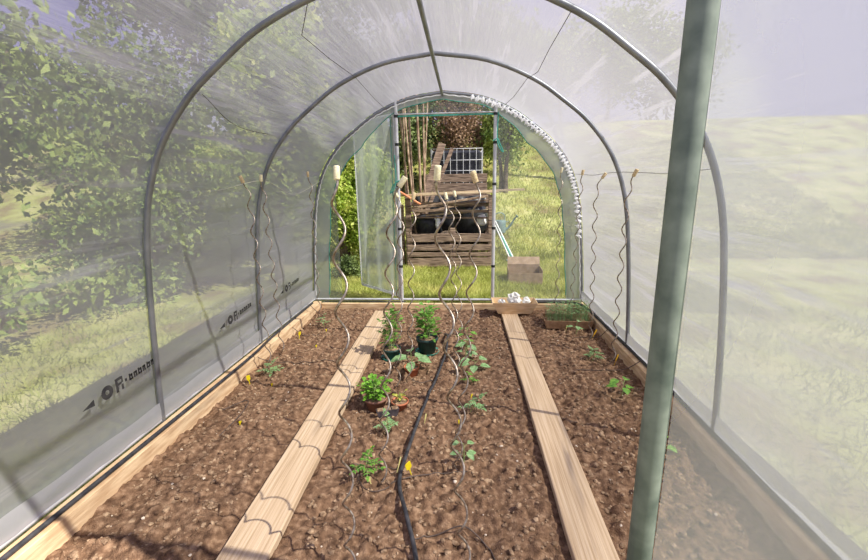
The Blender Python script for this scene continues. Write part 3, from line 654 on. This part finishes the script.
# ---------------------------------------------------------------- box of papers on the far board
t = T('wooden_box', 'open tapered pale wooden box standing where the right plank meets the far board', 'box', (.568, 4.64, .040))
mb = MB(); a, b, h = .25, .12, .135; k = .72; th = .007
def ring(s, z, d=0): return [(-a*s+d, -b*s+d, z), (a*s-d, -b*s+d, z), (a*s-d, b*s-d, z), (-a*s+d, b*s-d, z)]
V = ring(k, 0)+ring(1, h)+ring(1, h, th)+ring(k, .008, th)
mb.add(V, [(3, 2, 1, 0)]+[(i, (i+1) % 4, 4+(i+1) % 4, 4+i) for i in range(4)]+[(4+i, 4+(i+1) % 4, 8+(i+1) % 4, 8+i) for i in range(4)]+[(8+i, 8+(i+1) % 4, 12+(i+1) % 4, 12+i) for i in range(4)]+[(12, 13, 14, 15)]).build('box_shell', M['card_pale'], t)
MB().box((0, 0, .045), (.34, .15, .07)).build('liner', M['paper'], t)
def crumple(x, y, z, r, seed, lab):
    g = random.Random(seed); n, m_ = 12, 7; V = [(0, 0, r*1.0)]
    for i in range(1, m_):
        for j in range(n):
            ph = PI*i/m_; a = 2*PI*j/n; rr = r*g.uniform(.65, 1.15); V.append((rr*math.sin(ph)*math.cos(a), rr*math.sin(ph)*math.sin(a), rr*math.cos(ph)*.85))
    V.append((0, 0, -r*.8)); F = [(0, 1+j, 1+(j+1) % n) for j in range(n)]
    for i in range(m_-2):
        for j in range(n): F.append((1+i*n+j, 1+(i+1)*n+j, 1+(i+1)*n+(j+1) % n, 1+i*n+(j+1) % n))
    F += [(len(V)-1, 1+(m_-2)*n+(j+1) % n, 1+(m_-2)*n+j) for j in range(n)]
    tag(MB().add(V, F).build('crumpled_paper', M['paper'], None, (x, y, z)), lab, 'paper', 'crumpled white papers in the wooden box')
crumple(.57, 4.64, .19, .085, 1, 'largest crumpled white paper ball in the middle of the wooden box')
crumple(.71, 4.66, .165, .05, 2, 'crumpled white paper at the right end of the wooden box')
crumple(.43, 4.63, .155, .045, 3, 'low crumpled white paper at the left end of the wooden box')
# ---------------------------------------------------------------- outside: cardboard box, watering can, rake
t = T('cardboard_box', 'open brown cardboard box on the grass outside the right end panel', 'box', (.935, 6.42, float(ground(0, 6.42))-.03), rz=-.05)
w, d, h, th = .50, .38, .24, .006
for c, s in (((0, -d/2, h*.36), (w, th, h*.72)), ((0, d/2, h/2), (w, th, h)), ((-w/2, 0, h*.45), (th, d, h*.9)), ((w/2, 0, h*.45), (th, d, h*.9))): MB().box(c, s).build('side', M['card'], t)
MB().box((0, 0, .006), (w, d, .006)).build('base', M['card'], t)
MB().box((0, d/2+.03, h+.05), (w, th, .13), Matrix.Rotation(-.5, 3, 'X')).build('flap', M['card'], t)
gz = float(ground(1.05, 10.0))-.03
t = T('watering_can', 'dull green metal watering can standing on the lawn beyond the cardboard box', 'watering can', (.84, 9.9, gz+.02), rz=0)
MB().lathe([(0, 0), (.13, 0), (.135, .01), (.135, .27), (.128, .285), (.10, .29), (.095, .285), (.0, .28)], seg=28).build('body', M['can'], t)
MB().tube(smooth([(.12, 0, .06), (.22, 0, .14), (.32, 0, .30), (.37, 0, .37)], 5), [.032]*3+[.026]*5+[.02]*5+[.017]*3, 10).build('spout', M['can'], t)
spout = t.children[-1]
MB().lathe([(.016, 0), (.045, .03), (.048, .045), (0, .05)], (.365, 0, .36), 14, Matrix.Rotation(.8, 3, 'Y')).build('rose', M['can'], spout)
MB().tube(smooth([(.11, 0, .28), (.09, 0, .42), (-.04, 0, .46), (-.15, 0, .36), (-.17, 0, .20), (-.13, 0, .06)], 6), .012, 8).build('handle', M['can'], t)
MB().tube([(0, -.13, .23), (.20, 0, .26), (0, .13, .23)], .006, 6).build('brace', M['can'], t)
t = T('garden_rake', 'long handled rake with twin white and teal shafts lying on the lawn towards the can', 'tool', (.9, 7.6, 0))
q0 = Vector((.01, .28, .05)); q1 = Vector((-.20, 2.1, .60))
MB().tube([q0+Vector((-.035, 0, 0)), q1+Vector((-.03, 0, 0))], .016, 8).build('shaft', M['white'], t)
MB().tube([q0+Vector((.035, 0, 0)), q1+Vector((.02, 0, 0))], .016, 8).build('shaft', M['white'], t)
MB().tube([q0+Vector((0, 0, .01)), q0+(q1-q0)*.55+Vector((0, 0, .01))], .016, 8).build('grip', M['teal'], t)
MB().box(q0+Vector((0, -.03, -.01)), (.22, .04, .03), bev=.004).build('head', M['can'], t)
# ---------------------------------------------------------------- compost bin and what lies on it
t = T('compost_bin', 'slatted compost bin of weathered pallet boards behind the doorway', 'compost bin', (-.27, 8.2, 0))
gx = lambda x, y, z: (x+.27, y-8.2, z)
for x, y, h_, w_ in ((-1.00, 7.62, 1.26, .10), (-.20, 7.64, .68, .10), (.49, 7.62, 1.26, .10), (-1.0, 8.8, 1.25, .09), (.49, 8.8, 1.25, .09), (-1.12, 7.7, 1.1, .05)):
    MB().box(gx(x, y, h_/2-.04), (w_, .09, h_+.08), bev=.006).build('post', M['old_wood'], t)
g = random.Random(4)
for zc, hh in ((.04, .16), (.185, .075), (.31, .105), (.49, .145)):
    for xa, xb in ((-1.03, -.20), (-.20, .50)):
        MB().box(gx((xa+xb)/2, 7.575+g.uniform(-.008, .008), zc+.02), (xb-xa-.006, .022, hh), Matrix.Rotation(g.uniform(-.015, .015), 3, 'Y'), bev=.003).build('slat', M['old_wood'], t)
for zc, hh in ((.98, .05), (1.10, .07), (.86, .03)): MB().box(gx(-.26, 7.70, zc), (1.46, .022, hh), Matrix.Rotation(g.uniform(-.03, .03), 3, 'Y'), bev=.003).build('slat', M['old_wood'], t)
for k in range(4):
    zc = .1+k*.17
    MB().box(gx(-.26, 8.84, zc), (1.5, .022, .12), bev=.003).build('slat', M['old_wood'], t)
    for x in (-1.03, .52): MB().box(gx(x, 8.2, zc), (.022, 1.2, .12), bev=.003).build('slat', M['old_wood'], t)
V = []; F = []; n = 24
for i in range(n+1):
    for j in range(n+1):
        x = -.98+1.44*i/n; y = 7.66+1.1*j/n; V.append((x, y, .40+.10*math.sin(3*x+5*y)*math.cos(4*y)+g.uniform(-.03, .03)))
F = [(i*(n+1)+j, i*(n+1)+j+1, (i+1)*(n+1)+j+1, (i+1)*(n+1)+j) for i in range(n) for j in range(n)]
tag(MB().add([gx(*v) for v in V], F).build('compost_heap', M['compost'], None, (-.27, 8.2, 0)), 'dark rotting compost heaped inside the slatted bin', 'compost', kind='stuff')
V = []; F = []  # added black sheet: gives the bin's back its shaded, dark look
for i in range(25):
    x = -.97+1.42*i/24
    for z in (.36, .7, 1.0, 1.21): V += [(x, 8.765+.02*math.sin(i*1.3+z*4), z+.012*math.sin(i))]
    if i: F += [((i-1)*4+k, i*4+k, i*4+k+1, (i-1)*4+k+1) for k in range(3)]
o = tag(MB().add([gx(*v) for v in V], F, True).build('shade_sheet', M['black'], None, (-.27, 8.2, 0)), 'added black sheet standing in for shade at the inner back of the compost bin', 'sheet')
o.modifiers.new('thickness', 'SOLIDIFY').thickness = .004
def sack(x, y, z, sx, sy, sz_, m, lab, seed):
    g = random.Random(seed); V = []; n, k_ = 16, 9
    for i in range(k_+1):
        ph = PI*i/k_
        for j in range(n):
            a = 2*PI*j/n; r = math.sin(ph)**.5*g.uniform(.88, 1.08); V.append((sx*r*math.cos(a), sy*r*math.sin(a), -sz_*math.cos(ph)*g.uniform(.95, 1.05)))
    F = [(i*n+j, i*n+(j+1) % n, (i+1)*n+(j+1) % n, (i+1)*n+j) for i in range(k_) for j in range(n)]
    tag(MB().add(V, F, True).build('plastic_sack', M[m], None, (x, y, z)), lab, 'sack')
sack(-.66, 7.95, .70, .27, .20, .22, 'black', 'black plastic sack on the compost in the left half of the bin', 1)
sack(.12, 8.12, .80, .33, .24, .34, 'black', 'dark plastic sack on the compost in the right half of the bin', 3)
sack(-.47, 7.72, .76, .05, .05, .10, 'white', 'small pale plastic wrapper beside the black sack in the bin', 2)
sack(.33, 7.78, .80, .09, .06, .10, 'paper', 'crumpled whitish plastic at the right of the bin', 5)
for a, b, w_, h_, m, lab in (
    ((-1.15, 7.50, 1.27), (.60, 7.60, 1.31), .09, .03, 'batten', 'front long pale board lying across the top of the compost bin'),
    ((-.90, 7.66, 1.285), (1.06, 7.62, 1.345), .05, .035, 'batten', 'long pale batten on the bin sticking out to the right'),
    ((-.98, 7.70, .93), (.10, 7.86, 1.10), .045, .03, 'stick', 'brown stick in the upper left of the bin'),
    ((-.70, 7.74, .90), (.47, 7.80, .98), .05, .03, 'batten', 'thin pale stick lying inside the bin below the top boards'),
    ((-.97, 7.82, 1.02), (.47, 7.95, 1.16), .06, .03, 'old_wood', 'grey stick lying inside the bin under the pole'),
    ((-.95, 7.78, 1.285), (.50, 7.90, 1.32), .12, .03, 'old_wood', 'grey board behind the pale batten on the bin'),
    ((-1.0, 7.49, 1.04), (.42, 7.50, 1.24), .05, .035, 'stick', 'brown pole slanting across the front of the bin top'),
    ((-1.12, 7.44, 1.345), (-.75, 7.40, 1.12), .09, .022, 'rust', 'orange rusty board hanging off the left corner of the bin')):
    board('loose_board', a, b, w_, h_, M[m], lab, 'board', 'loose boards on the compost bin', .003)
for a, b, w_, lab in (((-.98, 8.05, .50), (-.40, 8.25, 2.20), .14, 'wide weathered board leaning diagonally in the bin'), ((-.90, 8.22, .50), (-.22, 8.45, 2.12), .07, 'narrow weathered board leaning beside the wide diagonal board')):
    board('leaning_board', a, b, w_, .03, M['old_wood'], lab, 'board', 'boards leaning in the bin', .003)
for k, (x, xt, y, ht, r) in enumerate(((-1.06, -1.10, 7.95, 3.0, .020), (-.98, -1.20, 8.0, 3.1, .018), (-.90, -1.02, 8.1, 3.2, .022), (-.88, -1.08, 7.9, 3.1, .020), (-.80, -.86, 8.0, 3.1, .024), (-.78, -.66, 8.15, 3.0, .016), (-.72, -.74, 8.1, 2.9, .017))):
    lab = ('farthest left brown stake', 'second brown stake from the left', 'third brown stake from the left', 'middle brown stake', 'thickest pale brown stake', 'thin stake leaning to the right', 'rightmost straight stake')[k]+' standing in the compost bin'
    P = smooth([(x, y, .42), ((x+xt)/2+.02*math.sin(k*2), y, 1.7), (xt, y+.1, ht)], 6)
    tag(MB().tube(P, r, 7).build('wooden_stake', M['stick']), lab, 'stake', 'tall stakes standing in the bin')
# pallet crate and black tank behind
t = T('pallet_crate', 'tall brown board crate directly below the black tank', 'crate', (-.15, 9.1, .18))
for x in (-.72, .43):
    for y in (8.98, 9.2): MB().box((x+.15, y-9.1, .70), (.07, .07, 1.44), bev=.005).build('post', M['old_wood'], t)
for k in range(8): MB().box((.0, -.165, .09+k*.185), (1.26, .022, .165), bev=.003).build('slat', M['old_wood'], t)
t = T('black_water_tank', 'black water tank in a white wire cage above the crate', 'tank', (-.15, 10.0, .33))
MB().box((0, 0, .35), (1.1, 1.0, .70), bev=.01).build('pallet_base', M['old_wood'], t)
MB().box((0, 0, 1.28), (1.08, .98, 1.10), bev=.06).build('tank', M['black'], t)
cg = MB(); zt = 1.86
for k in range(9):
    x = -.56+1.12*k/8
    for y in (-.51, .51): cg.tube([(x, y, .72), (x, y, zt)], .0065, 6)
for k in range(5):
    y = -.51+1.02*k/4
    for x in (-.56, .56): cg.tube([(x, y, .72), (x, y, zt)], .0065, 6)
for z in (.74, .96, 1.18, 1.40, 1.62, zt):
    cg.tube([(-.56, -.51, z), (.56, -.51, z), (.56, .51, z), (-.56, .51, z)], .0065, 6, closed=True)
cg.build('cage', M['wire'], t)
# ---------------------------------------------------------------- grass blades
def blades(name, n, x0, x1, y0, y1, h0, h1, w, lab, seed):
    g = np.random.default_rng(seed); u = g.random(n); Y = y0+(y1-y0)*u**1.3; X = g.uniform(x0, x1, n)
    ok = ~((X > -1.9) & (X < 1.45) & (Y < 5.06)); X = X[ok]; Y = Y[ok]; n = len(X)
    Z = ground(X, Y)-.05+(vnoise(X, Y, 1.2, 3)-.5)*.05+(vnoise(X, Y, 6, 4)-.5)*.03
    H = g.uniform(h0, h1, n); A = g.uniform(0, 2*PI, n); Bx = np.cos(A)*w; By = np.sin(A)*w
    dx = g.normal(0, .45, n)*H; dy = g.normal(0, .45, n)*H
    V = np.stack([np.stack([X-Bx, Y-By, Z], -1), np.stack([X+Bx, Y+By, Z], -1), np.stack([X+dx, Y+dy, Z+H], -1)], 1).reshape(-1, 3)
    F = np.arange(3*n).reshape(n, 3); tag(arrays_mesh(name, V, F, M['grass']), lab, 'grass', kind='stuff')
blades('grass', 75000, -3.2, 3.5, 4.9, 8.2, .05, .11, .005, 'short green grass outside the far end of the tunnel', 51)
blades('meadow_grass', 60000, -5, 9, 8.0, 17, .06, .15, .010, 'yellow green lawn grass climbing the slope behind', 52)
blades('verge_grass', 22000, -4.5, 4.5, .5, 5.0, .05, .12, .007, 'grass growing along both outer sides of the tunnel', 53)
# ---------------------------------------------------------------- shrubs and trees
def crown(c, R, n, L, seed, clumps=55, hollow=.35):
    g = np.random.default_rng(seed); d = g.normal(size=(clumps, 3)); d /= np.linalg.norm(d, axis=1)[:, None]
    cc = d*(hollow+(1-hollow)*g.random((clumps, 1)))*np.array(R)*.86
    k = g.integers(0, clumps, n); off = g.normal(size=(n, 3)); off *= (g.random((n, 1))**.45/np.linalg.norm(off, axis=1)[:, None])*np.array(R)*.30
    P = cc[k]+off+np.array(c)
    a = g.normal(size=(n, 3)); a[:, 2] -= .4; a /= np.linalg.norm(a, axis=1)[:, None]
    b = np.cross(a, g.normal(size=(n, 3))); b /= np.linalg.norm(b, axis=1)[:, None]
    l = L*g.uniform(.6, 1.3, (n, 1))
    V = np.stack([P, P+a*l*.5+b*l*.28, P+a*l, P+a*l*.5-b*l*.28], 1).reshape(-1, 3)
    return V, np.arange(4*n).reshape(n, 4)
def tree(name, x, y, R, zc, m, n, L, lab, cat, grp, seed, stems=3, lean=0, trunk_r=.06):
    z0 = float(ground(x, y))-.08; o = T(name, lab, cat, (x, y, z0), grp)
    V, F = crown((lean, 0, zc), R, n, L, seed); q = arrays_mesh('foliage', V, F, M[m]); q.parent = o
    g = random.Random(seed)
    for k in range(stems):
        a = g.uniform(0, 6.3); e = (lean+R[0]*.5*math.cos(a), R[1]*.5*math.sin(a), zc+R[2]*.4)
        P = smooth([(.08*math.cos(a), .08*math.sin(a), 0), (lean*.4+.12*math.cos(a), .12*math.sin(a), zc*.5), e], 5)
        MB().tube(P, [trunk_r*(1-.7*i/(len(P)-1)) for i in range(len(P))], 8).build('trunk', M['bark'], o)
tg = 'shrubs and trees beyond the tunnel'
TREES = [
 # name, x, y, R, zc, mat, n, L, label, cat, seed, stems, lean
 ('leafy_shrub', -2.35, 8.0, (1.15, .8, 1.6), 1.75, 'crown_bright', 22000, .085, 'bright green leafy shrub seen clearly left of the open door leaf', 'shrub', 1, 4, 0),
 ('young_tree', -3.0, 6.3, (.90, 1.1, 1.7), 2.6, 'crown_bright', 11000, .12, 'yellow green tree arching behind the left film wall', 'tree', 2, 3, .3),
 ('young_tree', -5.0, 4.0, (1.3, 1.5, 1.5), 2.6, 'crown_mid', 5000, .12, 'mid green tree outside the near left film wall', 'tree', 3, 3, 0),
 ('tall_hedge_shrub', -4.6, 8.6, (1.5, 1.3, 1.5), 1.2, 'crown_bright', 9000, .12, 'broad mid green hedge shrub behind the yellow green tree', 'shrub', 21, 2, 0),
 ('tall_hedge_shrub', -4.4, 5.4, (1.0, 1.5, 1.2), .95, 'crown_mid', 8000, .10, 'green hedge shrub outside the left film wall by the middle hoop', 'shrub', 22, 2, 0),
 ('tall_hedge_shrub', -4.6, 2.4, (1.0, 1.6, 1.2), .95, 'crown_mid', 7000, .10, 'green hedge shrub outside the nearest stretch of the left wall', 'shrub', 23, 2, 0),
 ('tall_tree', -8.5, 14.0, (3.6, 2.5, 3.6), 6.6, 'crown_dark', 12000, .22, 'very tall dark tree towering at the back left', 'tree', 24, 3, 0),
 ('tall_tree', -3.4, 19.0, (3.4, 2.4, 3.2), 7.0, 'crown_mid', 11000, .24, 'very tall green tree towering behind the compost bin', 'tree', 25, 3, 0),
 ('dark_shrub', -1.9, 12.4, (1.5, 1.0, 1.7), 1.6, 'crown_dark', 9000, .11, 'dark evergreen bush behind the tall stakes', 'shrub', 4, 3, 0),
 ('brown_shrub', -.1, 12.6, (1.2, .8, 1.5), 1.9, 'crown_red', 15000, .065, 'reddish brown twiggy bush above the black tank', 'shrub', 5, 3, 0),
 ('green_shrub', 1.15, 12.4, (.85, .8, 1.3), 1.7, 'crown_mid', 7000, .09, 'fresh green bush right of the black tank', 'shrub', 6, 3, 0),
 ('dark_tree', -3.6, 14.5, (2.4, 1.4, 2.6), 2.8, 'crown_dark', 18000, .15, 'large dark tree at the back left of the garden', 'tree', 7, 2, 0),
 ('dark_tree', -.4, 15.2, (2.6, 1.3, 2.4), 2.9, 'crown_mid', 22000, .15, 'broad green tree behind the brown bush', 'tree', 8, 2, 0),
 ('dark_tree', 2.6, 18.5, (2.2, 1.2, 1.7), 2.2, 'crown_dark', 9000, .15, 'dark tree at the top of the lawn right of the doorway', 'tree', 9, 3, 0),
 ('hedge_shrub', 1.35, 15.6, (.95, .5, .5), .45, 'crown_dark', 5000, .09, 'low dark clump at the foot of the dark tree on the lawn', 'shrub', 10, 1, 0),
 ('leaning_tree', 3.1, 13.2, (1.1, 1.0, .9), 3.3, 'crown_mid', 5000, .11, 'leaning tree with bare dark trunks on the right of the lawn', 'tree', 11, 5, -1.0),
 ('dark_tree', 6.3, 20, (2.6, 2, 2.4), 3.0, 'crown_mid', 6000, .2, 'distant tree at the far right of the slope', 'tree', 12, 3, 0),
 ('dark_tree', -7.6, 9.5, (2.5, 2.2, 2.4), 2.8, 'crown_mid', 7000, .17, 'large tree behind the near left of the film', 'tree', 13, 3, 0),
 ('dark_tree', -6.2, 13.5, (2.2, 2, 2.6), 2.8, 'crown_dark', 7000, .17, 'shadowy tree behind the yellow green tree', 'tree', 14, 3, 0),
 ('dark_tree', 10.5, 24, (3.2, 2, 2.6), 3.0, 'crown_dark', 6000, .24, 'distant dark tree beyond the right film wall', 'tree', 15, 3, 0),
 ('dark_tree', 1.6, 21, (4.5, 2, 2.4), 2.6, 'crown_mid', 9000, .24, 'long distant thicket at the top of the slope', 'tree', 16, 3, 0),
 ('low_shrub', -1.9, 6.7, (.35, .3, .22), .20, 'crown_dark', 2500, .05, 'low dark clump on the ground below the bright shrub', 'shrub', 17, 1, 0),
]
for nm, x, y, R, zc, m, n, L, lab, cat, sd_, stn, ln in TREES:
    tree(nm, x, y, R, zc, m, n, L, lab, cat, tg, sd_, stn, ln, .07)
